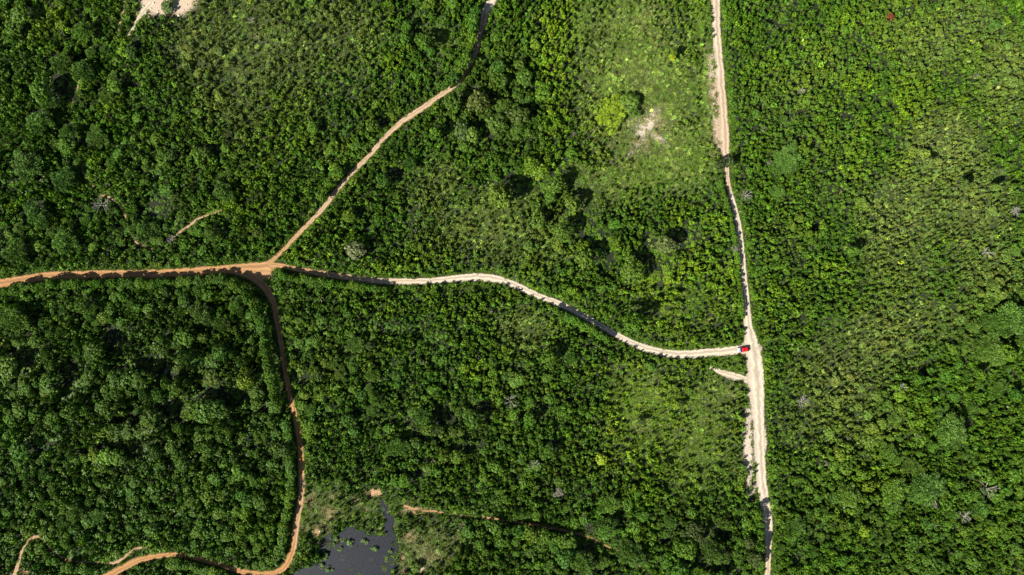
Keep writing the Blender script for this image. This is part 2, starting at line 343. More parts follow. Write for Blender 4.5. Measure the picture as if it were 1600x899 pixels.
# ------------------------------------------------------------------ tracks
def track_mat():
    m, nt, b = new_mat('track_dirt')
    N = nt.nodes.new; L = nt.links.new
    def attr(n): a = N('ShaderNodeAttribute'); a.attribute_name = n; return a.outputs['Fac']
    co = N('ShaderNodeTexCoord')
    def noise(s, d=5):
        t = N('ShaderNodeTexNoise'); t.inputs['Scale'].default_value = s; t.inputs['Detail'].default_value = d
        L(co.outputs['Object'], t.inputs['Vector']); return t.outputs['Fac']
    def mix(f, a, c, blend='MIX'):
        x = N('ShaderNodeMix'); x.data_type = 'RGBA'; x.blend_type = blend
        for k, v in ((0, f), (6, a), (7, c)):
            if isinstance(v, (tuple, float, int)): x.inputs[k].default_value = v if not isinstance(v, tuple) else (*v, 1)
            else: L(v, x.inputs[k])
        return x.outputs[2]
    pale = mix(noise(1.2), (0.44, 0.36, 0.26), (0.70, 0.62, 0.50))
    rust = mix(noise(1.2), (0.31, 0.15, 0.05), (0.52, 0.29, 0.12))
    stain = mix(noise(0.22, 6), (0.78, 0.75, 0.71), (1.25, 1.23, 1.2))
    soil = mix(0.8, mix(attr('orange'), pale, rust), stain, 'MULTIPLY')
    # two wheel ruts worn pale, a rougher darker crown between
    wob = N('ShaderNodeMath'); wob.operation = 'MULTIPLY_ADD'; L(noise(0.35, 2), wob.inputs[0]); wob.inputs[1].default_value = 0.5; L(attr('across'), wob.inputs[2])
    cr = N('ShaderNodeValToRGB'); e = cr.color_ramp
    e.elements[0].position = 0.0; e.elements[0].color = (0.62,) * 3 + (1,)
    e.elements[1].position = 1.0; e.elements[1].color = (0.62,) * 3 + (1,)
    for p, v in ((0.22, 0.7), (0.34, 1.12), (0.48, 0.52), (0.58, 0.62), (0.72, 1.12), (0.86, 0.75)):
        q = e.elements.new(p); q.color = (v, v, v * 0.99, 1)
    md = N('ShaderNodeMath'); md.operation = 'MULTIPLY'; L(wob.outputs[0], md.inputs[0]); md.inputs[1].default_value = 0.8
    L(md.outputs[0], cr.inputs[0])
    L(mix(0.75, soil, cr.outputs[0], 'MULTIPLY'), b.inputs['Base Color'])
    b.inputs['Roughness'].default_value = 0.95
    bp = N('ShaderNodeBump'); bp.inputs['Strength'].default_value = 0.35; bp.inputs['Distance'].default_value = 0.15
    L(noise(3.5, 5), bp.inputs['Height']); L(bp.outputs[0], b.inputs['Normal'])
    return m

TRACK = track_mat()
def ribbon(name, L, z, label, orange=None):
    P = L[:, :2]; T = np.gradient(P, axis=0); T /= np.linalg.norm(T, axis=1)[:, None]
    Nn = np.stack([-T[:, 1], T[:, 0]], 1)
    K = 9; u = np.linspace(-1, 1, K)
    s = np.cumsum(np.r_[0, np.hypot(*np.diff(P, axis=0).T)])
    wl_ = L[:, 2] / 2 * (0.9 + 0.22 * N4(s, s * 0 + 3)); wr = L[:, 2] / 2 * (0.9 + 0.22 * N4(s, s * 0 + 90))
    hw = np.where(u[None, :] < 0, wl_[:, None], wr[:, None])
    px = P[:, 0, None] + Nn[:, 0, None] * u * hw; py = P[:, 1, None] + Nn[:, 1, None] * u * hw
    X, Y = w2(px, py)
    rut = -0.035 * (np.exp(-((np.abs(u) - 0.5) / 0.2) ** 2)) * np.ones_like(X) + 0.035
    Z = z + rut
    Z[:, 0] = Z[:, -1] = z - 0.012
    V = np.stack([X, Y, Z], -1).reshape(-1, 3); n = len(P)
    i = np.arange(n * K).reshape(n, K)
    F = np.stack([i[:-1, :-1], i[:-1, 1:], i[1:, 1:], i[1:, :-1]], -1).reshape(-1, 4)
    me = mesh_np(name, V, F, TRACK, smooth=True)
    if me.polygons[0].normal.z < 0: me.flip_normals()
    a = me.attributes.new('across', 'FLOAT', 'POINT'); a.data.foreach_set('value', np.tile((u + 1) / 2, n).astype(np.float32))
    oo = orange_of(px, py) if orange is None else np.full(px.shape, orange)
    a = me.attributes.new('orange', 'FLOAT', 'POINT'); a.data.foreach_set('value', oo.ravel().astype(np.float32))
    tag(link(name, me), label, kind='structure')

TRACK_LABEL = {'orange_track': 'rusty orange dirt track running level from the left edge to the junction', 'diagonal_track': 'rutted two-wheel track climbing diagonally to the top edge',
  'white_track': 'curving cream limestone track between the two junctions', 'main_track': 'pale straight track running from top to bottom past the red car',
  'forest_track': 'shaded dirt track skirting the dark forest block and the pond'}
for q, (k, v) in enumerate(ROADS.items()):
    ribbon('track', LINES[k], 0.02 + 0.006 * q, TRACK_LABEL[k])
for q, (k, v) in enumerate(TRAILS.items()):
    ribbon('footpath', LINES[k], 0.014, k.replace('_', ' ') + ' worn through the scrub' if 'path' in k else k.replace('_', ' ') + ' path worn through the scrub', {'tan': 0.7, 'pale': 0.1, 'orange': 0.9}[v['col']])

# ------------------------------------------------------------------ pond
def pond():
    P = catmull(POND + [POND[0]], [1] * (len(POND) + 1), 2.0)[:-1, :2]
    P = P + np.stack([(N2(P[:, 0] * .5, P[:, 1] * .5) - .5) * 2.5, (N2(P[:, 1] * .5, P[:, 0] * .5) - .5) * 2.5], 1)
    x, y = w2(P[:, 0], P[:, 1])
    me = bpy.data.meshes.new('pond_water')
    me.from_pydata([(a, b, -0.12 + 0.15) for a, b in zip(x, y)], [], [list(range(len(x)))])
    if me.polygons[0].normal.z < 0: me.flip_normals()
    m, nt, b = new_mat('dark_pond_water')
    N = nt.nodes.new; L = nt.links.new
    co = N('ShaderNodeTexCoord')
    t = N('ShaderNodeTexNoise'); t.inputs['Scale'].default_value = 2.6; t.inputs['Detail'].default_value = 8; t.inputs['Roughness'].default_value = 0.8
    mp = N('ShaderNodeMapping'); mp.inputs['Scale'].default_value = (1.0, 0.45, 1); mp.inputs['Rotation'].default_value = (0, 0, 0.5)
    L(co.outputs['Object'], mp.inputs[0]); L(mp.outputs[0], t.inputs['Vector'])
    cr = N('ShaderNodeValToRGB'); e = cr.color_ramp
    e.elements[0].position = 0.40; e.elements[0].color = (0.004, 0.006, 0.009, 1)
    e.elements[1].position = 0.66; e.elements[1].color = (0.028, 0.033, 0.046, 1)
    L(t.outputs[0], cr.inputs[0])
    t2 = N('ShaderNodeTexNoise'); t2.inputs['Scale'].default_value = 0.25; t2.inputs['Detail'].default_value = 6; L(co.outputs['Object'], t2.inputs['Vector'])
    g = N('ShaderNodeMapRange'); g.inputs[1].default_value = 0.60; g.inputs[2].default_value = 0.70; g.inputs[4].default_value = 0.45; L(t2.outputs[0], g.inputs[0])
    mx = N('ShaderNodeMix'); mx.data_type = 'RGBA'; L(g.outputs[0], mx.inputs[0]); L(cr.outputs[0], mx.inputs[6]); mx.inputs[7].default_value = (0.03, 0.05, 0.02, 1)
    L(mx.outputs[2], b.inputs['Base Color'])
    b.inputs['Roughness'].default_value = 0.45; b.inputs['Specular IOR Level'].default_value = 0.15
    bp = N('ShaderNodeBump'); bp.inputs['Strength'].default_value = 0.4; bp.inputs['Distance'].default_value = 0.1
    L(t.outputs[0], bp.inputs['Height']); L(bp.outputs[0], b.inputs['Normal'])
    me.materials.append(m)
    tag(link('pond_water', me), 'dark slate-coloured pond with green plant islands', kind='structure')
pond()

# ------------------------------------------------------------------ plant prototypes (unit size, origin at the foot)
def unit(n, r):
    v = r.normal(size=(n, 3)); return v / np.linalg.norm(v, axis=1)[:, None]

def leaf_quads(P, Nrm, size, aspect, r, hinge=None):
    """rhombic leaves at P facing Nrm"""
    n = len(P)
    ref = unit(n, r) if hinge is None else hinge
    T = np.cross(Nrm, ref); T /= np.linalg.norm(T, axis=1)[:, None] + 1e-9
    B = np.cross(Nrm, T)
    s = np.asarray(size)[:, None] if np.ndim(size) else size
    V = np.stack([P - B * s, P + T * s * aspect, P + B * s, P - T * s * aspect], 1).reshape(-1, 3)
    return V, np.arange(4 * n).reshape(n, 4)

def crown(seed, nsub=5, sub=0.5, lobes=80, lobe=0.15, per=18, leaf=0.07, z0=0.35, z1=1.0, zr=0.42, tiers=0):
    """domed crown: sub-domes carry lobes, lobes carry leaves; xy radius 1, z from z0 to z1"""
    r = np.random.default_rng(seed)
    a = r.random() * 6.28 + np.arange(nsub) * 2.4; d = np.sqrt((np.arange(nsub) + 0.3) / nsub) * (1 - sub) * (0.85 + 0.3 * r.random(nsub))
    C = np.stack([np.cos(a) * d, np.sin(a) * d, 0.55 - 0.35 * d + 0.25 * (r.random(nsub) - .5)], 1)
    S = sub * (0.75 + 0.5 * r.random(nsub))
    c = r.integers(0, nsub, lobes * 3); D = unit(lobes * 3, r); D[:, 2] = np.where(D[:, 2] < -0.3, -D[:, 2], D[:, 2])
    P = C[c] + D * S[c][:, None]
    dist = np.linalg.norm(P[:, None] - C[None], axis=2) / S[None]
    ok = (dist > 0.82).all(1); P, D = P[ok][:lobes], D[ok][:lobes]
    lr = lobe * (0.6 + 0.8 * r.random(len(P)))
    E = unit(len(P) * per, r) * 1.0 + np.repeat(D, per, 0) * 0.55 + (0, 0, 0.25)
    E /= np.linalg.norm(E, axis=1)[:, None]
    Q = np.repeat(P, per, 0) + E * np.repeat(lr, per)[:, None]
    Nn = E + unit(len(E), r) * 0.45; Nn /= np.linalg.norm(Nn, axis=1)[:, None]
    V, F = leaf_quads(Q, Nn, leaf * (0.6 + 0.8 * r.random(len(Q))), 0.62, r)
    z = V[:, 2]; V[:, 2] = z0 + (z1 - z0) * np.clip((z + 0.15) / 1.25, -0.1, 1.15)
    nc = max(12, lobes // 3); cc = r.integers(0, nsub, nc); Dc = unit(nc, r)  # large core leaves, added to make the crown's shadow opaque
    Pc = C[cc] + Dc * (S[cc] * 0.5)[:, None]; Nc = Dc * .4 + (0, 0, 1.0) + unit(nc, r) * .3; Nc /= np.linalg.norm(Nc, axis=1)[:, None]
    Vc, Fc = leaf_quads(Pc, Nc, lobe * 1.5, 0.8, r); Vc[:, 2] = z0 + (z1 - z0) * np.clip((Vc[:, 2] + 0.15) / 1.25, -0.1, .9)
    lv = np.clip(np.repeat(r.random(len(P)), per) * 0.6 + r.random(len(Q)) * 0.45, 0, 1)
    hue = np.where(r.random(len(Q)) < 0.12, 0.9, 0.15 * r.random(len(Q)))
    V = np.vstack([V, Vc]); F = np.vstack([F, Fc + F.max() + 1]); lv = np.r_[lv, np.full(nc, .1)]; hue = np.r_[hue, np.zeros(nc)]  # core leaves coloured darker to deepen the shade inside the crown
    return V, F, lv, hue

def feather(seed, n=4600, z0=0.25):
    """soft plume-like crown of fine drooping sprays"""
    r = np.random.default_rng(seed); nsub = 15
    a = np.arange(nsub) * 2.4 + r.random() * 6; d = np.sqrt((np.arange(nsub) + .2) / nsub) * 0.68
    C = np.stack([np.cos(a) * d, np.sin(a) * d, 0.5 - 0.45 * d + 0.15 * r.random(nsub)], 1)
    c = r.integers(0, nsub, n); D = unit(n, r); D[:, 2] = np.abs(D[:, 2]) * 1.0 - 0.1
    S = 0.27 * (0.8 + 0.4 * r.random(nsub))[c]
    P = C[c] + D * (S * r.random(n) ** 0.35)[:, None]
    Dir = D * 0.7 + np.stack([P[:, 0], P[:, 1], np.full(n, -0.15)], 1) * 0.7 + unit(n, r) * 0.35 + (0.1, 0.12, 0); Dir /= np.linalg.norm(Dir, axis=1)[:, None]
    T = np.cross(Dir, unit(n, r)); T /= np.linalg.norm(T, axis=1)[:, None]
    l = (0.035 + 0.05 * r.random(n))[:, None]; w = 0.017
    V = np.stack([P - Dir * l, P + T * w, P + Dir * l, P - T * w], 1).reshape(-1, 3)
    V[:, 2] = z0 + (1 - z0) * (V[:, 2] + 0.1) / 1.0
    lv = np.clip(0.5 + 0.7 * (r.random(n) - .5) + 0.7 * (r.random(nsub)[c] - .5), 0, 1)
    return V, np.arange(4 * n).reshape(n, 4), lv, np.where(r.random(n) < .06, .6, .05)

def tuft(seed, n=80):
    r = np.random.default_rng(seed)
    a = r.random(n) * 6.28; q = np.sqrt(r.random(n)); B = np.stack([np.cos(a) * q, np.sin(a) * q, np.zeros(n)], 1)
    D = unit(n, r) * 0.75 + (0.15, 0.1, 0.75); D[:, 2] = np.abs(D[:, 2]); D /= np.linalg.norm(D, axis=1)[:, None]
    T = np.cross(D, (0, 0, 1.0)); T /= np.linalg.norm(T, axis=1)[:, None] + 1e-9
    l = (0.35 + 0.6 * r.random(n))[:, None]; w = 0.06
    V = np.stack([B - T * w, B + D * l * .5 - T * w * 1.2, B + D * l, B + T * w], 1).reshape(-1, 3)
    return V, np.arange(4 * n).reshape(n, 4), r.random(n), np.where(r.random(n) < .2, .9, .1)

def tube(V, F, p, q, r0, r1, n=6):
    p, q = Vector(p), Vector(q); d = (q - p).normalized()
    t = d.orthogonal().normalized(); b = d.cross(t); o = len(V)
    for c, r_ in ((p, r0), (q, r1)):
        for i in range(n):
            a = 2 * math.pi * i / n; V.append(tuple(c + (t * math.cos(a) + b * math.sin(a)) * r_))
    for i in range(n): F.append((o + i, o + (i + 1) % n, o + n + (i + 1) % n, o + n + i))

def trunk_geo(seed, zc=0.62, spread=0.55, n=6, thick=0.05):
    """tapered trunk forking into limbs that reach into the crown"""
    r = random.Random(seed); V, F = [], []
    tube(V, F, (0, 0, -0.03), (0.02, 0.01, 0.18), thick * 1.5, thick, 8)
    tube(V, F, (0.02, 0.01, 0.17), (0.0, 0.03, 0.36), thick, thick * .8, 8)
    for i in range(n):
        a = 6.28 * i / n + r.random(); s = spread * r.uniform(.6, 1)
        k = (math.cos(a) * s * .5, math.sin(a) * s * .5, zc * .78); e = (math.cos(a) * s, math.sin(a) * s, zc * r.uniform(.95, 1.2))
        tube(V, F, (0, 0.02, 0.30), k, thick * .6, thick * .4, 6); tube(V, F, k, e, thick * .42, thick * .12, 5)
        f = (e[0] * .7 + .15 * math.cos(a + 1.5), e[1] * .7 + .15 * math.sin(a + 1.5), zc * 1.1); tube(V, F, k, f, thick * .3, thick * .1, 5)
    return np.array(V), np.array(F)

def joined(parts):
    """parts: (V, F, leaf, hue, material) -> one mesh with several materials"""
    V = np.vstack([p[0] for p in parts]); o = 0; Fs, lv, hu, mi, mats = [], [], [], [], []
    for k, (v, f, l, h, m) in enumerate(parts):
        Fs.append(f + o); o += len(v); n = len(f)
        lv.append(np.full(n, .5) if l is None else l); hu.append(np.zeros(n) if h is None else h); mi.append(np.full(n, k)); mats.append(m)
    me = mesh_np('plant', V, np.vstack(Fs), None, {'leaf': np.concatenate(lv), 'hue': np.concatenate(hu)})
    for m in mats: me.materials.append(m)
    me.polygons.foreach_set('material_index', np.concatenate(mi).astype(np.int32))
    return me

TREE_SPECS = [dict(seed=10 + i, nsub=4 + i % 4, sub=0.46 + 0.03 * (i % 3), lobes=85 + 10 * (i % 3), lobe=0.145, per=17, leaf=0.085) for i in range(8)]
TREE_GEO = [(crown(**s), trunk_geo(i)) for i, s in enumerate(TREE_SPECS)]
BIG_GEO = [(crown(200 + i, nsub=8, sub=0.36, lobes=230, lobe=0.085, per=15, leaf=0.042), trunk_geo(90 + i, n=8)) for i in range(3)]
FEA_GEO = [(feather(300 + i), trunk_geo(50 + i, thick=.035)) for i in range(5)]
SHR_GEO = [crown(500 + i, nsub=3, sub=0.55, lobes=11, lobe=0.34, per=11, leaf=0.20, z0=0.15, z1=1.0) for i in range(8)]

def crown_mesh(g): return mesh_np('crown', g[0], g[1], LEAF_O, {'leaf': g[2], 'hue': g[3]})
def trunk_mesh(g): return mesh_np('trunk', g[0], g[1], BARK, smooth=True)

# ------------------------------------------------------------------ where plants grow and what colour they are
XM, YM = 232, 146
def tint_of(px, py, n, tree=False, r=None):
    r = r or rng
    x, y = (px - 800) * MPP, (449.5 - py) * MPP
    ol = np.clip(field(OLIVE, px, py) + .5 * (N18(x, y) - .6), 0, 1)[:, None]
    br = np.clip(field(BRIGHT, px, py) + .9 * (N8(x, y) - .62), 0, 1)[:, None]
    dk = np.clip(field(DARK, px, py) + .6 * (M18(x, y) - .55), 0, 1)[:, None]
    c = np.array([[0.072, 0.165, 0.011]]) * np.ones((n, 1))
    c = c * (1 - br) + np.array([[0.165, 0.290, 0.014]]) * br
    c = c * (1 - ol * .85) + np.array([[0.180, 0.230, 0.055]]) * ol * .85
    c = c * (1 - dk * .6) + np.array([[0.050, 0.086, 0.012]]) * dk * .6
    v = r.normal(size=(n, 1)); c = c * np.exp((0.13 if tree else 0.22) * v)
    h = r.normal(size=(n, 1)); c = c * np.exp(h * np.array([[0.09, 0.0, -0.08]]))
    y_ = r.random((n, 1)) < (0.008 if tree else 0.035); c = np.where(y_, c * np.array([[1.5, 1.4, .8]]), c)
    g_ = r.random((n, 1)) < 0.002; c = np.where(g_, np.array([[0.15, 0.15, 0.11]]), c)
    return np.clip(c, 0.01, 0.6)

# explicit trees: px, py, radius px, height m, kind, tint or None, label or None
NAMED = [
 (958,174,29,4.4,'clump',(0.15,0.235,0.012),'broad yellow-green tree alone in the pale grass clearing'),
 (985,160,15,4.0,'b',(0.09,0.16,0.02),'dark green tree pressed against the broad yellow-green one'),(990,176,10,3.2,'b',(0.08,0.15,0.02),None),
 (1051,89,7,4.8,'b',(0.25,0.33,0.015),'small yellow-green tree casting a shadow beside the upper pale track'),
 (940,718,9,3.6,'b',(0.26,0.38,0.02),'lime-green tree in the bright scrub southwest of the red car'),
 (554,392,15,8.5,'b',(0.14,0.17,0.07),'grey-green round tree with a deep shadow inside the wedge of the two tracks'),
 (262,11,11,2.6,'b',(0.06,0.11,0.02),'small dark tree ringed by the white quarry clearing'),
 (1391,26,6,3.0,'b',(0.17,0.055,0.02),'rust-red crowned small tree among green scrub at the far upper right'),
 (868,288,16,9,'b',(0.075,0.145,0.015),None),(894,320,14,8.5,'b',(0.10,0.17,0.018),None),(878,362,20,11,'b',(0.09,0.165,0.016),None),(914,404,17,10,'b',(0.095,0.17,0.016),None),
 (795,305,15,9.5,'b',(0.07,0.11,0.02),None),(1037,383,15,8.5,'b',(0.11,0.15,0.04),'tall grey-green tree with the darkest round shadow north of the car'),(988,424,24,10.5,'b',(0.095,0.17,0.016),None),(993,486,11,7,'b',(0.09,0.14,0.03),None),
 (842,345,15,8,'b',(0.085,0.16,0.016),None),(745,158,17,9,'b',(0.08,0.11,0.02),None),(775,195,17,9.5,'b',(0.065,0.12,0.015),None),(722,205,15,8,'b',(0.07,0.12,0.03),None),
 (735,210,12,7,'b',(0.13,0.22,0.03),None),(812,180,18,9,'b',(0.06,0.10,0.016),None),(640,255,11,6,'f',(0.06,0.15,0.05),None),(868,548,8,6,'b',(0.06,0.10,0.02),None),
 (318,238,9,6,'b',(0.08,0.14,0.02),None),(268,243,9,6,'b',(0.06,0.12,0.02),None),(205,80,10,6,'b',(0.06,0.12,0.02),None),(578,540,7,5,'b',(0.05,0.09,0.02),None),(500,588,8,5.5,'b',(0.06,0.11,0.02),None),
 (1445,240,8,5,'b',(0.16,0.24,0.03),None),(1065,630,5,3.5,'b',(0.06,0.1,0.02),None),(1003,658,7,4.5,'b',(0.06,0.1,0.02),None),(1125,258,9,5.5,'b',(0.05,0.08,0.02),'dark tree leaning its crown over the gap in the pale track'),(1140,252,9,5.5,'b',(0.05,0.08,0.02),None),
 (1085,838,20,9,'b',(0.06,0.09,0.02),None),(1120,866,24,9,'f',(0.08,0.12,0.05),None),(1180,872,12,8,'b',(0.06,0.09,0.02),None),(1172,850,10,6,'b',(0.06,0.09,0.02),None),
 (1230,250,27,5.5,'f',(0.10,0.18,0.06),'large soft grey-green plume tree in the scrub east of the pale track'),(1216,300,15,5,'f',(0.09,0.16,0.06),None),
 (1490,672,27,9,'f',(0.11,0.17,0.07),None),(1450,765,34,9,'f',(0.08,0.15,0.06),None),(1400,770,26,8,'f',(0.10,0.18,0.05),None),(1328,775,22,8,'f',(0.13,0.19,0.05),None),(1580,500,38,9,'f',(0.08,0.15,0.05),None),(1548,545,30,8,'f',(0.09,0.15,0.05),None),
 (945,826,22,8,'f',(0.09,0.16,0.05),None),(988,868,27,9,'f',(0.08,0.14,0.05),None),(952,790,20,7,'f',(0.10,0.17,0.05),None),(910,880,24,8,'f',(0.10,0.16,0.05),None),
 (348,300,20,8,'f',(0.08,0.14,0.06),None),(330,365,16,7,'f',(0.09,0.14,0.06),None),(130,478,19,9,'f',(0.08,0.14,0.05),None),(16,500,24,10,'f',(0.09,0.16,0.06),None),(312,490,20,9,'f',(0.08,0.13,0.05),None),(345,508,16,8,'f',(0.09,0.15,0.05),None),(370,478,17,8,'f',(0.08,0.15,0.05),None),
 (585,622,13,6.5,'f',(0.09,0.17,0.04),None),(660,655,20,7.5,'f',(0.08,0.16,0.04),None),(556,538,16,6,'f',(0.07,0.13,0.05),None),(545,640,9,5,'f',(0.09,0.17,0.05),None),
 (128,50,20,8,'f',(0.08,0.15,0.03),None),(130,110,17,8,'f',(0.07,0.13,0.05),None),(92,98,20,8.5,'f',(0.08,0.14,0.05),None),(60,190,24,9,'f',(0.07,0.13,0.05),None),(105,205,18,8,'f',(0.08,0.14,0.05),None),(72,155,18,8,'f',(0.07,0.13,0.05),None),
 (40,260,26,9,'f',(0.07,0.12,0.05),None),(95,280,22,9,'f',(0.07,0.12,0.05),None),(150,215,18,7,'f',(0.08,0.14,0.05),None),(55,335,26,9,'f',(0.07,0.13,0.05),None),(100,375,24,9,'f',(0.08,0.14,0.05),None),(20,395,24,9,'f',(0.07,0.13,0.04),None),(165,150,14,6,'f',(0.08,0.14,0.05),None),
 (1400,655,12,6,'f',(0.12,0.17,0.06),None),(1040,730,10,5,'f',(0.09,0.15,0.04),None),(895,560,11,5,'f',(0.06,0.13,0.04),None),(620,700,20,7,'f',(0.08,0.15,0.04),None),(445,705,12,7,'b',(0.07,0.12,0.02),None),
]
# trees that line the shaded sides of the tracks: along a run of px points
def along(pts, step, r, h, jit=3):
    L = catmull(pts, [1] * len(pts), step)[:, :2]
    return [(x + rng.uniform(-jit, jit), y + rng.uniform(-jit, jit), r * rng.uniform(.75, 1.25), h * rng.uniform(.8, 1.2), 'b', None, None) for x, y in L]
ROADSIDE = (along([(366,444),(384,456),(398,474),(408,504),(415,540),(421,575),(427,605),(434,634)], 5, 9, 6.8, 1.5) + along([(447,662),(451,690),(453,725),(453,765),(449,795),(443,825),(440,852),(430,870),(414,881)], 7, 8, 3.6, 1.5)
  + along([(0,457),(60,447),(120,444),(180,442),(240,442),(300,439),(345,437),(365,440)], 7, 7.5, 4.8, 2) + along([(440,431),(480,438),(520,443),(560,448),(600,453)], 7, 6.5, 4.4, 1.5)
  + along([(870,489),(900,502),(930,519),(950,531)], 7, 6.5, 4.4, 1.5) + along([(500,308),(514,290),(530,272)], 8, 8, 5, 2) + along([(690,135),(710,120),(724,102),(732,84),(738,60),(741,40),(744,18)], 9, 9, 5.8, 2)
  + along([(775,825),(810,832),(850,838),(890,848)], 12, 12, 6.5, 3) + along([(270,882),(310,890),(350,902)], 10, 8, 4, 2) + along([(75,870),(100,886),(140,892)], 10, 7, 4, 2) + along([(1125,285),(1138,330),(1148,370),(1152,410),(1156,450),(1160,495)], 6, 4.5, 2.8, 1)
  + along([(1186,800),(1189,830),(1188,860),(1187,885)], 8, 6, 5.5, 1))

RING = np.array([(math.cos(a) * .85, math.sin(a) * .85) for a in np.arange(8) * math.pi / 4]).T
def make_tree_list():
    T = [list(t) for t in NAMED] + [list(t) for t in ROADSIDE]
    for a, b, rx, ry, _, _ in VOIDS:                       # the tall trees whose shadows make the dark hollows
        k = max(1, round(max(rx, ry) / 14))
        for j in range(k):
            o = (j + .5) / k * 2 - 1; vx, vy = (a + o * (rx - min(rx, ry)), b) if rx >= ry else (a, b + o * (ry - min(rx, ry)))
            m = min(rx, ry); r_ = float(np.clip(m + rng.uniform(-1, 3), 5, 18)); ux, uy = .7 * (3.47 - (vx - 800) / 280), .7 * (-2.53 - (vy - 449.5) / 280)
            h = float(np.clip((r_ + m) * 1.0 / math.hypot(ux, uy), 3.0, 12.5)); tx, ty = vx - ux * h, vy - uy * h
            if any(math.hypot(t[0] - tx, t[1] - ty) < (t[2] + r_) * .45 for t in T) or road_gap([tx], [ty])[0] < r_ * .8: continue
            T.append([tx, ty, r_, h, 'b', None, None])
    n0 = len(T)
    cand = rng.random((26000, 2)) * (1840, 1140) - (120, 120)
    tf = field(TREES, cand[:, 0], cand[:, 1]); x, y = (cand[:, 0] - 800) * MPP, (449.5 - cand[:, 1]) * MPP
    gf = field(GRASS, cand[:, 0], cand[:, 1]); ff = field(FEATHER, cand[:, 0], cand[:, 1]); rg = road_gap(cand[:, 0], cand[:, 1]); pn = in_poly(cand[:, 0], cand[:, 1], POND)
    dens = np.clip(tf * .62 + .4 * field([TREES[0], TREES[1], TREES[2]], cand[:, 0], cand[:, 1]) + 0.5 * (N18(x, y) - .5), 0, 1) * (1 - np.clip(gf * 1.3, 0, 1)) + 0.02
    nz = N8(x, y); vf = field(VOIDS, cand[:, 0], cand[:, 1]); dens = dens * (vf < .45)
    acc = [(t[0], t[1], t[2]) for t in T]
    A = np.array(acc + [(0, 0, 0)] * 4000, float); k = len(acc)
    for i in np.argsort(-dens * rng.random(len(cand))):
        if k - n0 > 2600: break
        if rng.random() > dens[i] or pn[i]: continue
        r_ = 3.6 + 8.0 * rng.random() ** 2.6 * (0.5 + tf[i]) + 3 * (nz[i] - .5)
        if rg[i] < r_ * 0.85 + 2 or (field(VOIDS, cand[i, 0] + RING[0] * r_, cand[i, 1] + RING[1] * r_) > .55).any(): continue
        d = np.hypot(A[:k, 0] - cand[i, 0], A[:k, 1] - cand[i, 1]); s = (A[:k, 2] + r_) * (0.46 + .2 * rng.random())
        if (d < s).any(): continue
        f = rng.random() < ff[i] * .75
        if f: r_ *= 1.25
        core = field([TREES[0]], cand[i, 0], cand[i, 1]) > .5
        h = max(2.6, r_ * MPP * 1.3 + (2.2 + 3.5 * core) * tf[i] * rng.random() + 3.5 * (nz[i] - .4) * tf[i])
        T.append([cand[i, 0], cand[i, 1], r_, h, 'f' if f else 'b', None, None]); A[k] = (cand[i, 0], cand[i, 1], r_); k += 1
    P = np.array([(t[0], t[1]) for t in T]); tn = tint_of(P[:, 0], P[:, 1], len(T), True) * .92; 
    fe = rng.random((len(T), 3))
    for i, t in enumerate(T):
        if t[5] is None:
            c = tn[i]
            if t[4] == 'f': c = np.array([0.088, 0.165, 0.030]) * (0.8 + .5 * fe[i, 0]) * .45 + c * .6
            t[5] = tuple(c)
        elif t[4] == 'f': t[5] = tuple(np.array(t[5]) * (1.05, 1.15, .6) * .5 + tn[i] * .55)
    return T

TREELIST = make_tree_list()

# ------------------------------------------------------------------ naming: what sets each plant apart
ANCH = [('junction', 418, 415, 'orange junction'), ('car', 1160, 546, 'red car'), ('pond', 560, 850, 'pond'), ('clearing', 1010, 200, 'grass clearing'), ('quarry', 262, 10, 'white quarry clearing')]
def region(px, py):
    Lm = LINES['main_track']; Ld = LINES['diagonal_track']; Lw = LINES['white_track']; Lf = LINES['forest_track']; Lo = LINES['orange_track']
    if px > np.interp(py, Lm[:, 1], Lm[:, 0]): return 'east scrub', (1180, 0, 1600, 899)
    if px < 420:
        if py > np.interp(px, Lo[:, 0], Lo[:, 1]): return 'forest below the orange track', (0, 440, 450, 899)
        return 'woodland above the orange track', (0, 0, 420, 420)
    if py < np.interp(px, Lw[:, 0], Lw[:, 1]):
        xd = np.interp(-py, -Ld[:, 1], Ld[:, 0])
        if px < xd: return 'scrub left of the diagonal', (420, 0, 750, 400)
        return 'wedge of two tracks', (430, 0, 1160, 540)
    if px < 480 and px < np.interp(py, Lf[:20, 1], Lf[:20, 0]): return 'forest below the orange track', (0, 440, 450, 899)
    return 'block below the white track', (430, 440, 1190, 899)

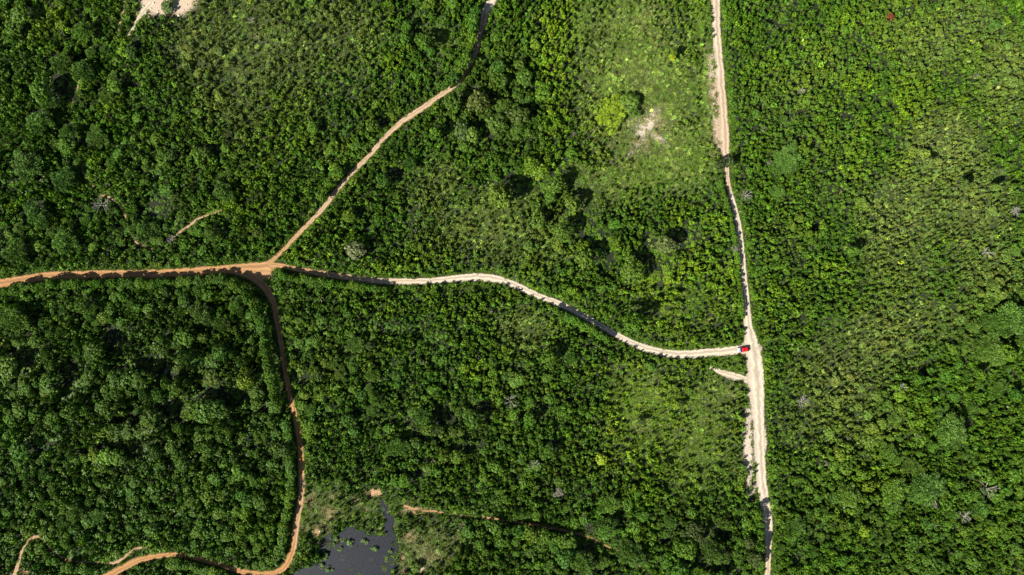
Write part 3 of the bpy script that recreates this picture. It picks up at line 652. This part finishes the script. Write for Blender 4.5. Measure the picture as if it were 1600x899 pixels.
def cell(px, py, box, nx, ny):
    x0, y0, x1, y1 = box
    i = int(min(nx - 1, max(0, (px - x0) / (x1 - x0) * nx))); j = int(min(ny - 1, max(0, (py - y0) / (y1 - y0) * ny)))
    return i, j
def hue_word(c):
    r, g, b = c; l = g
    if r > g * 1.15: return 'rust-red'
    if b > 0.30 * g: return 'grey-green' if l < 0.16 else 'pale grey-green'
    if r > 0.80 * g: return 'olive'
    if r > 0.64 * g and l > .18: return 'yellow-green'
    if l < 0.095: return 'very dark green'
    if l < 0.125: return 'dark green'
    if l > 0.20: return 'bright green'
    return 'mid-green'
ORD = ['', 'second ', 'third ', 'fourth ', 'fifth ', 'sixth ', 'seventh ', 'eighth ', 'ninth ', 'tenth ', 'eleventh ', 'twelfth ', 'thirteenth ', 'fourteenth ', 'fifteenth ']
def auto_labels(items, noun, sizes, grid=(3, 3)):
    """items: (px, py, size, tint); returns labels: size, hue, part of which plot, then rank from the left among look-alikes"""
    keys = []
    COL = ['west', 'middle', 'east']; ROW = ['north', '', 'south']
    for px, py, s, c in items:
        nm, box = region(px, py); i, j = cell(px, py, box, 3, 3)
        where = {(1, 1): 'centre'}.get((i, j)) or ((['north', 'middle', 'south'][j] + ['west', '', 'east'][i]) if j != 1 and i != 1 else (['north', '', 'south'][j] if i == 1 else COL[i]))
        sz = sizes[0][0]
        for w, lim in sizes:
            if s >= lim: sz = w
        keys.append((sz, hue_word(c), where, nm))
    out = [None] * len(items); d = {}
    for i, k in enumerate(keys): d.setdefault(k, []).append(i)
    for k, ids in d.items():
        sz, hu, where, nm = k
        ids.sort(key=lambda i: items[i][0])
        for q, i in enumerate(ids):
            end = f'in the {where} of the {nm}'
            if len(ids) == 1: out[i] = f'{sz} {hu} {noun} {end}'
            elif q < 15: out[i] = f'{ORD[q]}{sz} {hu} {noun} from the left, {where} of {nm}' if q else f'leftmost {sz} {hu} {noun}, {where} of {nm}'
            elif len(ids) - 1 - q < 15:
                z = len(ids) - 1 - q
                out[i] = f'{ORD[z]}{sz} {hu} {noun} from the right, {where} of {nm}' if z else f'rightmost {sz} {hu} {noun}, {where} of {nm}'
            else: out[i] = f'{sz} {hu} {noun} mid-row, {where} of {nm}'
    return out
def in_view(px, py): return 2 < px < 1598 and 2 < py < 897

# ------------------------------------------------------------------ single trees
def place(name, parts, px, py, r, h, rot, tint, label, cat, group, extra_h=0.7):
    x, y = w2(px, py, h * extra_h)
    root = bpy.data.objects.new(name, None); SC.collection.objects.link(root)
    root.empty_display_size = .5
    root.location = (float(x), float(y), 0); root.rotation_euler = (0, 0, rot); root.scale = (r * rng.uniform(.95, 1.12), r * rng.uniform(.78, 1.0), h)
    for pn, me in parts:
        o = link(pn, me, root); o.color = (*tint, 1)
    tag(root, label, cat, group)
    return root

CLUMP = (crown(900, nsub=15, sub=0.21, lobes=210, lobe=0.085, per=15, leaf=0.05), trunk_geo(95, n=9))
MESHES = {'clump': [(crown_mesh(CLUMP[0]), trunk_mesh(CLUMP[1]))], 'b': [(crown_mesh(c), trunk_mesh(t)) for c, t in TREE_GEO], 'big': [(crown_mesh(c), trunk_mesh(t)) for c, t in BIG_GEO], 'f': [(crown_mesh(c), trunk_mesh(t)) for c, t in FEA_GEO]}
view = [t for t in TREELIST if in_view(t[0], t[1])]
named_ids = {id(t) for t in view if t[6]}
sb = sorted([t for t in view if t[4] in ('b', 'big', 'clump')], key=lambda t: -t[2] - (50 if t[6] else 0))[:295]
sf = sorted([t for t in view if t[4] == 'f'], key=lambda t: -t[2] - (50 if t[6] else 0))[:170]
single = sb + sf
for lst, name, noun, cat, grp in ((sb, 'broadleaf_tree', 'tree', 'tree', 'broadleaf trees rising over the scrub'), (sf, 'feathery_tree', 'feathery tree', 'plume tree', 'soft feathery trees rising over the scrub')):
    labs = auto_labels([(t[0], t[1], t[2], t[5]) for t in lst], noun, [('small', 0), ('middling', 10), ('large', 14), ('very large', 20)])
    for t, lb in zip(lst, labs):
        kind = t[4] if t[4] != 'b' or t[2] < 19 else 'big'
        c, tr = MESHES[kind][int(rng.integers(len(MESHES[kind])))]
        place(name, [('crown', c), ('trunk', tr)], t[0], t[1], t[2] * MPP * 1.08, t[3], rng.uniform(0, 6.28), t[5], t[6] or lb, cat, grp)
ids = {id(t) for t in single}
rest = [t for t in TREELIST if id(t) not in ids]

# ------------------------------------------------------------------ instanced masses (nobody could count them)
def scatter(name, meshes, P, ROT, SCL, TINT, IDX, label):
    col = bpy.data.collections.new(name + '_kinds')            # prototypes live outside the scene
    for i, me in enumerate(meshes):
        col.objects.link(bpy.data.objects.new(f'{name}_{i:02d}', me))
    me = bpy.data.meshes.new(name); n = len(P)
    me.vertices.add(n); me.vertices.foreach_set('co', np.asarray(P, np.float32).ravel())
    for nm, ty, a in (('rot', 'FLOAT_VECTOR', ROT), ('scl', 'FLOAT_VECTOR', SCL)):
        at = me.attributes.new(nm, ty, 'POINT'); at.data.foreach_set('vector', np.asarray(a, np.float32).ravel())
    at = me.attributes.new('tint', 'FLOAT_COLOR', 'POINT'); at.data.foreach_set('color', np.hstack([TINT, np.ones((n, 1))]).astype(np.float32).ravel())
    at = me.attributes.new('kindex', 'INT', 'POINT'); at.data.foreach_set('value', np.asarray(IDX, np.int32))
    o = link(name, me)
    g = bpy.data.node_groups.new(name, 'GeometryNodeTree')
    g.interface.new_socket('Geometry', in_out='INPUT', socket_type='NodeSocketGeometry'); g.interface.new_socket('Geometry', in_out='OUTPUT', socket_type='NodeSocketGeometry')
    N = g.nodes.new; L = g.links.new
    gi, go = N('NodeGroupInput'), N('NodeGroupOutput')
    ci = N('GeometryNodeCollectionInfo'); ci.inputs['Collection'].default_value = col; ci.inputs['Separate Children'].default_value = True; ci.inputs['Reset Children'].default_value = True
    ip = N('GeometryNodeInstanceOnPoints'); ip.inputs['Pick Instance'].default_value = True
    def na(nm, ty):
        a = N('GeometryNodeInputNamedAttribute'); a.data_type = ty; a.inputs['Name'].default_value = nm
        return [s for s in a.outputs if s.enabled and s.name == 'Attribute'][0]
    L(gi.outputs[0], ip.inputs['Points']); L(ci.outputs[0], ip.inputs['Instance'])
    L(na('kindex', 'INT'), ip.inputs['Instance Index']); L(na('rot', 'FLOAT_VECTOR'), ip.inputs['Rotation']); L(na('scl', 'FLOAT_VECTOR'), ip.inputs['Scale'])
    L(ip.outputs[0], go.inputs[0])
    md = o.modifiers.new('plants', 'NODES'); md.node_group = g
    tag(o, label, kind='stuff')
    return o

def rotz(n): return np.stack([rng.uniform(-.08, .08, n), rng.uniform(-.08, .08, n), rng.uniform(0, 6.28, n)], 1)

# the other trees
I_TREE = [joined([(c[0], c[1], c[2], c[3], LEAF_I), (t[0], t[1], None, None, BARK)]) for c, t in TREE_GEO]
I_FEA = [joined([(c[0], c[1], c[2], c[3], LEAF_I), (t[0], t[1], None, None, BARK)]) for c, t in FEA_GEO]
A = np.array([(t[0], t[1], t[2], t[3], t[4] == 'f') for t in rest], float); TI = np.array([t[5] for t in rest])
x, y = w2(A[:, 0], A[:, 1], A[:, 3] * .7); nr = len(rest)
scatter('woodland_canopy', I_TREE + I_FEA, np.stack([x, y, 0 * x], 1), rotz(nr), np.stack([A[:, 2] * MPP * 1.08, A[:, 2] * MPP * 1.08, A[:, 3]], 1), TI,
        np.where(A[:, 4] > 0, len(I_TREE) + rng.integers(0, len(I_FEA), nr), rng.integers(0, len(I_TREE), nr)), 'smaller trees filling the woodland between the larger crowns')

# shrubs
SP = 1.12
gx, gy = np.meshgrid(np.arange(-XM, XM, SP), np.arange(-YM, YM, SP)); gx[::2] += SP / 2
gx = gx.ravel() + rng.uniform(-.8, .8, gx.size); gy = gy.ravel() + rng.uniform(-.55, .55, gy.size)
px, py = px_of(gx, gy)
gf = grassy(px, py); bf = field(BARE, px, py); rg = road_gap(px, py)
hn = N4(gx, gy) * .5 + N8(gx, gy) * .5
sr = (0.44 + 0.75 * rng.random(len(gx)) ** 2.6) * (0.8 + 0.4 * hn) * (1 - .35 * np.clip(gf, 0, 1)) * (1 - .2 * np.clip(field(OLIVE, px, py), 0, 1))
tfz = np.clip(field(TREES, px, py), 0, 1)
sh = 0.8 + 1.7 * rng.random(len(gx)) ** .9 + 1.8 * (hn - .4) + .4 * sr
sh = sh * (1 + .55 * tfz * rng.random(len(gx))) * (1 - .6 * np.clip(gf, 0, 1)); sr = sr * (1 + .25 * tfz)
low = (field(VOIDS, px, py) > .35 + .7 * (N4(gx, gy) - .5)) | (rng.random(len(gx)) < .24 * (gf < .3)) | ((hn < .27) & (rng.random(len(gx)) < .7)); sh = np.where(low, .35 + .4 * rng.random(len(gx)), sh * 1.15)
sh = np.maximum(sh, .3)
lit_edge = rg < 12
sh = np.where(lit_edge, np.minimum(sh, 1.9), sh)
near = (rg < 5) & (rng.random(len(gx)) < .5)
keep = (rg > sr / MPP * 0.75 + .3) & ~in_poly(px, py, POND) & (rng.random(len(gx)) > gf * 1.05) & (rng.random(len(gx)) > bf * 1.4) & (rng.random(len(gx)) > .12 + .5 * (field(VOIDS, px, py) > .4 + .8 * (N4(gx, gy) - .5)))  # shrubs thinned in VOIDS, so near-black litter deepens the tree shade
TA = np.array([(t[0], t[1], t[2]) for t in TREELIST])
und = np.zeros(len(gx), bool)
for q in np.array_split(np.arange(len(gx)), 60):
    d = np.hypot(px[q, None] - TA[None, :, 0], py[q, None] - TA[None, :, 1]); und[q] = (d < TA[None, :, 2] * .72).any(1)
keep &= ~(und & (rng.random(len(gx)) < .9))
gx, gy, px, py, sr, sh = [a[keep] for a in (gx, gy, px, py, sr, sh)]
ti = tint_of(px, py, len(gx))
pp = np.array(POND_PLANTS); xx, yy = w2(pp[:, 0], pp[:, 1])
gx = np.r_[gx, xx]; gy = np.r_[gy, yy]; px = np.r_[px, pp[:, 0]]; py = np.r_[py, pp[:, 1]]; sr = np.r_[sr, pp[:, 2] * MPP]; sh = np.r_[sh, pp[:, 2] * MPP * .9]
ti = np.vstack([ti, np.array([[.09, .17, .03]]) * (0.8 + .5 * rng.random((len(pp), 1)))])
big = [i for i in np.argsort(-sr * (1 + .0 * sh)) if in_view(px[i], py[i])][:260]
big = sorted(set(big) | set(range(len(gx) - len(pp), len(gx))))
SHR_M = [crown_mesh(g) for g in SHR_GEO]
STEM_M = [trunk_mesh(trunk_geo(700 + i, zc=.6, spread=.6, n=5, thick=.045)) for i in range(3)]
labs = auto_labels([(px[i], py[i], sr[i], ti[i]) for i in big], 'shrub', [('low', 0), ('rounded', .98), ('broad', 1.1)])
npl = len(gx) - len(pp)
pl = auto_labels([(px[i], py[i], sr[i], ti[i]) for i in big if i >= npl], 'water plant', [('small', 0), ('wide', .9)])
k2 = 0
for lb, i in zip(labs, big):
    if i >= npl:
        lb = pl[k2]; k2 += 1
        lb = lb.split(',')[0].replace(' in the south of the block below the white track', '').replace(' in the southwest of the block below the white track', '') + ' growing in the dark pond'
    place('shrub', [('foliage', SHR_M[int(rng.integers(8))]), ('stem', STEM_M[int(rng.integers(3))])], px[i], py[i], sr[i], sh[i], rng.uniform(0, 6.28), tuple(ti[i]), lb, 'shrub', 'shrubs standing in the pond' if i >= npl else 'larger shrubs of the scrub', .6)
mask = np.ones(len(gx), bool); mask[big] = False
I_SHR = [joined([(g[0], g[1], g[2], g[3], LEAF_I)]) for g in SHR_GEO]
n = int(mask.sum())
scatter('scrub_thicket', I_SHR, np.stack([gx[mask], gy[mask], np.zeros(n)], 1), rotz(n), np.stack([sr[mask], sr[mask], sh[mask]], 1), ti[mask], rng.integers(0, len(I_SHR), n), 'dense low green scrub covering the ground')

# grass tufts
SPG = 0.95
gx, gy = np.meshgrid(np.arange(-XM, XM, SPG), np.arange(-YM, YM, SPG))
gx = gx.ravel() + rng.uniform(-.5, .5, gx.size); gy = gy.ravel() + rng.uniform(-.5, .5, gy.size)
px, py = px_of(gx, gy); rg = road_gap(px, py)
gf = np.maximum(grassy(px, py), np.where((rg > 0) & (rg < 9), .75, 0)); bf = field(BARE, px, py)
keep = (rng.random(len(gx)) < gf * 1.1 + .12) & (rng.random(len(gx)) > bf * .85) & (rg > 1.0) & (~in_poly(px, py, POND) | ((N4(gx, gy) * .6 + N2(gx, gy) * .4 > .63) & (rng.random(len(gx)) < .8)))
gx, gy, px, py, bf, rg = [a[keep] for a in (gx, gy, px, py, bf, rg)]; n = len(gx)
c = np.array([[.17, .27, .05]]) * np.exp(.5 * rng.normal(size=(n, 1))) * np.exp(rng.normal(size=(n, 1)) * [[.12, 0, .1]])
drk = np.clip(1.1 - field(OLIVE, px, py) * 1.1, 0, 1)[:, None] * .45
c = c * (1 - drk) + tint_of(px, py, n) * 1.15 * drk
dry = np.clip(bf * 1.5 + .9 * (N4(gx, gy) - .62), 0, 1)[:, None] * .8; c = c * (1 - dry) + np.array([[.42, .37, .20]]) * dry
edge_l = ((rg < 9) & (rng.random(n) < .8))[:, None]; c = np.where(edge_l, np.array([[.11, .21, .02]]) * np.exp(.2 * rng.normal(size=(n, 1))), c)
TUF = [joined([(g[0], g[1], g[2], g[3], LEAF_I)]) for g in (tuft(800 + i) for i in range(6))]
s = .40 + .5 * rng.random(n)
scatter('meadow_grass', TUF, np.stack([gx, gy, np.zeros(n)], 1), rotz(n), np.stack([s, s, s * (.7 + 1.3 * rng.random(n))], 1), c, rng.integers(0, 6, n), 'rough grass and herbs of the clearing and track verges')

# ------------------------------------------------------------------ dead trees
def branch_mesh(seed, az, length):
    r = random.Random(seed); V, F = [], []
    def grow(p, d, l, rad, lev):
        q = p + d * l; tube(V, F, p, q, rad, rad * .6, 5)
        if lev == 0: return
        for _ in range(3 if lev > 1 else 2):
            e = (d + Vector((r.uniform(-1, 1), r.uniform(-1, 1), r.uniform(-.3, .5))) * .75).normalized(); grow(q - d * l * r.uniform(0, .35), e, l * r.uniform(.5, .8), rad * .55, lev - 1)
    grow(Vector((0, 0, 0)), Vector((math.cos(az), math.sin(az), r.uniform(.2, .6))).normalized(), length, .13, 3)
    return mesh_np('branch', np.array(V), np.array(F), DEADWOOD, smooth=True)
DEAD = [(798,628,11,'grey leafless tree among dark crowns in the middle of the lower block'),(1545,765,14,'bleached dead tree with long white branches at the lower right'),(1510,808,10,'fallen-looking bleached dead tree left below the largest white one'),
  (1255,628,10,'grey dead twiggy tree in the scrub right of the widest pale track'),(156,320,13,'large grey leafless tree beside the arched footpath'),(266,374,7,'small grey dead tree at the foot of the slanting footpath'),
  (1168,305,9,'grey dead tree right beside the narrow stretch of pale track'),(1253,140,7,'whitish dead bush in the scrub of the upper right'),(836,728,9,'pale bare tree in the woodland north of the southern path'),(1457,228,4,'tiny white dead bush beside a dark shadow in olive scrub'),
  (585,585,5,'small grey dead bush in the middle of the lower block, west side'),(500,468,5,'small grey bare tree just below the shaded end of the white track'),(1411,607,8,'pale lying dead branches in the scrub right of centre'),(392,30,5,'pale dead bush in the olive scrub right of the quarry'),
  (1590,330,8,'grey bare bush at the right edge among olive scrub'),(1545,395,8,'grey bare bush above the right-hand woodland'),(848,797,6,'pale dead bush above the southern path')]
for i, (px_, py_, r_, lb) in enumerate(DEAD):
    h = 2.2 if r_ < 8 else 4.5
    x, y = w2(px_, py_, h)
    root = bpy.data.objects.new('dead_tree', None); SC.collection.objects.link(root); root.location = (float(x), float(y), 0); root.rotation_euler = (0, 0, i * 1.3)
    V, F = [], []; tube(V, F, (0, 0, -.05), (.1, .05, h * .55), .2, .13, 8); tube(V, F, (.1, .05, h * .54), (.05, .2, h * .95), .13, .06, 8)
    link('trunk', mesh_np('trunk', np.array(V), np.array(F), DEADWOOD, smooth=True), root)
    nb = 7 if r_ > 6 else 5
    for k in range(nb):
        b = link('branch', branch_mesh(i * 20 + k, 6.28 * k / nb, r_ * MPP * .55), root); b.location = (.08, .1, h * (.5 + .4 * k / nb))
    tag(root, lb, 'dead tree', 'bare dead trees in the scrub')

# ------------------------------------------------------------------ limestone blocks on the quarry clearing and the verges
def rock_mesh(seed):
    import bmesh
    bm = bmesh.new(); bmesh.ops.create_icosphere(bm, subdivisions=2, radius=1); r = random.Random(seed)
    f = [Vector((r.uniform(-1, 1), r.uniform(-1, 1), r.uniform(-1, 1))).normalized() for _ in range(9)]
    for v in bm.verts:
        for d in f:
            k = v.co.dot(d)
            if k > .68: v.co -= d * (k - .68)
        v.co.z *= .65
    me = bpy.data.meshes.new('rock'); bm.to_mesh(me); bm.free(); me.materials.append(ROCK); return me
ROCK = plain('limestone', (.62, .56, .48), .9, noise=.25)
RK = [rock_mesh(i) for i in range(4)]
spots = [(224,10),(228,22),(236,14),(247,18),(252,27),(270,26),(279,24),(287,16),(292,8),(240,5),(276,31),(500,830.5),(1171,640),(1168,668),(1173,712),(1177,742),(1197,694),(1120,578)]
for i, (a, b) in enumerate(spots):
    x, y = w2(a, b); o = link('limestone_rock', RK[i % 4]); o.location = (float(x), float(y), .12); s = rng.uniform(.28, .62); o.scale = (s, s * rng.uniform(.7, 1.1), s); o.rotation_euler = (0, 0, i)
    where = 'on the white quarry clearing' if a < 400 else ('beside the pond on bare soil' if a < 700 else 'on the bare verge of the pale track')
    q = [c for c in spots if (c[0] < 400) == (a < 400) and (c[0] > 700) == (a > 700)]; q.sort(); q = q.index((a, b))
    tag(o, (ORD[q] + 'pale limestone rock from the left ' if q else 'leftmost pale limestone rock lying ') + where, 'rock', 'pale rocks ' + where)

# ------------------------------------------------------------------ the red car
def car():
    root = bpy.data.objects.new('car', None); SC.collection.objects.link(root)
    x, y = w2(1160.5, 546); root.location = (float(x), float(y), .055); root.rotation_euler = (0, 0, R(8) + math.pi); root.scale = (1.1, 1.1, 1.05)      # nose towards the left
    tag(root, 'small red car with sun glare painted pale on the bonnet stopped at the white junction', 'car')
    red = plain('red_paint', (.62, .008, .014), .28, coat=.6); glare = plain('bonnet_glare_paint', (.55, .60, .63), .3, .4, .5); glass = plain('dark_glass', (.012, .015, .022), .08)  # pale bonnet colour stands in for glare on bonnet and windscreen
    blk = plain('black_rubber', (.02, .02, .02), .8); dkred = plain('dark_roof_rail', (.10, .004, .006), .4); lamp = plain('lamp_glass', (.7, .7, .68), .15); tail = plain('tail_lamp', (.35, .01, .01), .2); chrome = plain('wheel_metal', (.5, .5, .52), .3, .9)
    def loft(name, secs, mat, parent=root, close=True):
        """secs: list of (x, half width low, half width top, z low, z top)"""
        V, F = [], []
        for X, wl_, wt, zl, zt in secs:
            m = zl + (zt - zl) * .55; ww = max(wl_, wt)
            V += [(X, -wl_, zl), (X, -ww, m), (X, -wt, zt - .05), (X, -wt * .82, zt), (X, wt * .82, zt), (X, wt, zt - .05), (X, ww, m), (X, wl_, zl)]
        for i in range(len(secs) - 1):
            o = i * 8
            for k in range(8): F.append((o + k, o + (k + 1) % 8, o + 8 + (k + 1) % 8, o + 8 + k))
        me = bpy.data.meshes.new(name); F2 = [tuple(reversed(range(8))), tuple(range(len(V) - 8, len(V)))]
        me.from_pydata(V, [], F + F2); me.materials.append(mat)
        import bmesh
        bm = bmesh.new(); bm.from_mesh(me); bmesh.ops.recalc_face_normals(bm, faces=bm.faces); bm.to_mesh(me); bm.free()
        o = link(name, me, parent); b = o.modifiers.new('bevel', 'BEVEL'); b.width = .035; b.segments = 2; b.limit_method = 'ANGLE'; b.angle_limit = .5
        return o
    loft('body', [(-2.12,.66,.62,.38,.72),(-2.02,.80,.74,.28,.90),(-1.5,.86,.82,.24,.97),(-.4,.88,.84,.22,.95),(.75,.88,.84,.22,.93),(1.0,.87,.82,.24,.90)], red)
    loft('bonnet', [(1.0,.87,.80,.24,.925),(1.5,.86,.78,.26,.87),(1.98,.80,.70,.30,.76),(2.16,.66,.56,.36,.62)], glare)
    loft('cabin', [(-1.95,.70,.60,.88,.98),(-1.45,.74,.60,.90,1.40),(-.9,.76,.62,.92,1.50),(.1,.76,.62,.92,1.50),(.55,.76,.62,.9,1.42),(1.15,.72,.62,.88,.95)], glass)
    loft('roof', [(-1.40,.60,.56,1.42,1.455),(-.85,.64,.60,1.49,1.54),(-.30,.64,.60,1.50,1.55)], red)
    loft('roof_front', [(-.08,.64,.60,1.50,1.55),(.2,.64,.60,1.49,1.54),(.62,.62,.57,1.42,1.455)], red)
    loft('roof_seam', [(-.30,.63,.59,1.49,1.53),(-.08,.63,.59,1.49,1.53)], dkred)
    loft('spoiler', [(-1.62,.58,.55,1.34,1.37),(-1.41,.60,.56,1.40,1.44)], dkred)
    for s in (-1, 1):
        loft('headlight', [(1.86, .12, .12, .58, .72), (2.12, .09, .09, .52, .64)], lamp).location.y = s * .58
        loft('tail_light', [(-2.13, .1, .1, .66, .84), (-1.98, .12, .12, .68, .88)], tail).location.y = s * .62
        loft('mirror', [(.62, .09, .09, .93, 1.05), (.78, .08, .08, .94, 1.03)], red).location.y = s * .97
        p = loft('door_pillar', [(-.36, .02, .02, .93, 1.47), (-.28, .02, .02, .93, 1.47)], red); p.location.y = s * .735
        for X in (-1.32, 1.32):
            V, F = [], []; n_ = 20
            for r_, yy_ in ((.19, .10), (.31, .10), (.33, .06), (.33, -.06), (.31, -.10), (.19, -.10)):
                for i in range(n_): a = 6.283 * i / n_; V.append((math.cos(a) * r_, yy_, math.sin(a) * r_))
            for k in range(5):
                for i in range(n_): F.append((k * n_ + i, k * n_ + (i + 1) % n_, (k + 1) * n_ + (i + 1) % n_, (k + 1) * n_ + i))
            we = bpy.data.objects.new('wheel', None); SC.collection.objects.link(we); we.parent = root; we.location = (X, s * .80, .33)
            link('tyre', mesh_np('tyre', np.array(V), np.array(F), blk, smooth=True), we)
            V = [(0, .07, 0), (0, -.07, 0)] + [(math.cos(6.283 * i / n_) * .2, yy_, math.sin(6.283 * i / n_) * .2) for yy_ in (.07, -.07) for i in range(n_)]
            F = [(0, 2 + i, 2 + (i + 1) % n_) for i in range(n_)] + [(1, 2 + n_ + (i + 1) % n_, 2 + n_ + i) for i in range(n_)]
            link('rim', mesh_np('rim', np.array(V), np.array(F), chrome), we)
    loft('bumper', [(-2.2, .60, .60, .34, .52), (-2.1, .70, .70, .32, .56)], blk); loft('bumper', [(2.08, .66, .66, .28, .44), (2.22, .52, .52, .30, .42)], blk)
car()
print('trees', len(TREELIST), 'single', len(single), 'rest', len(rest), 'shrubs mass', n)
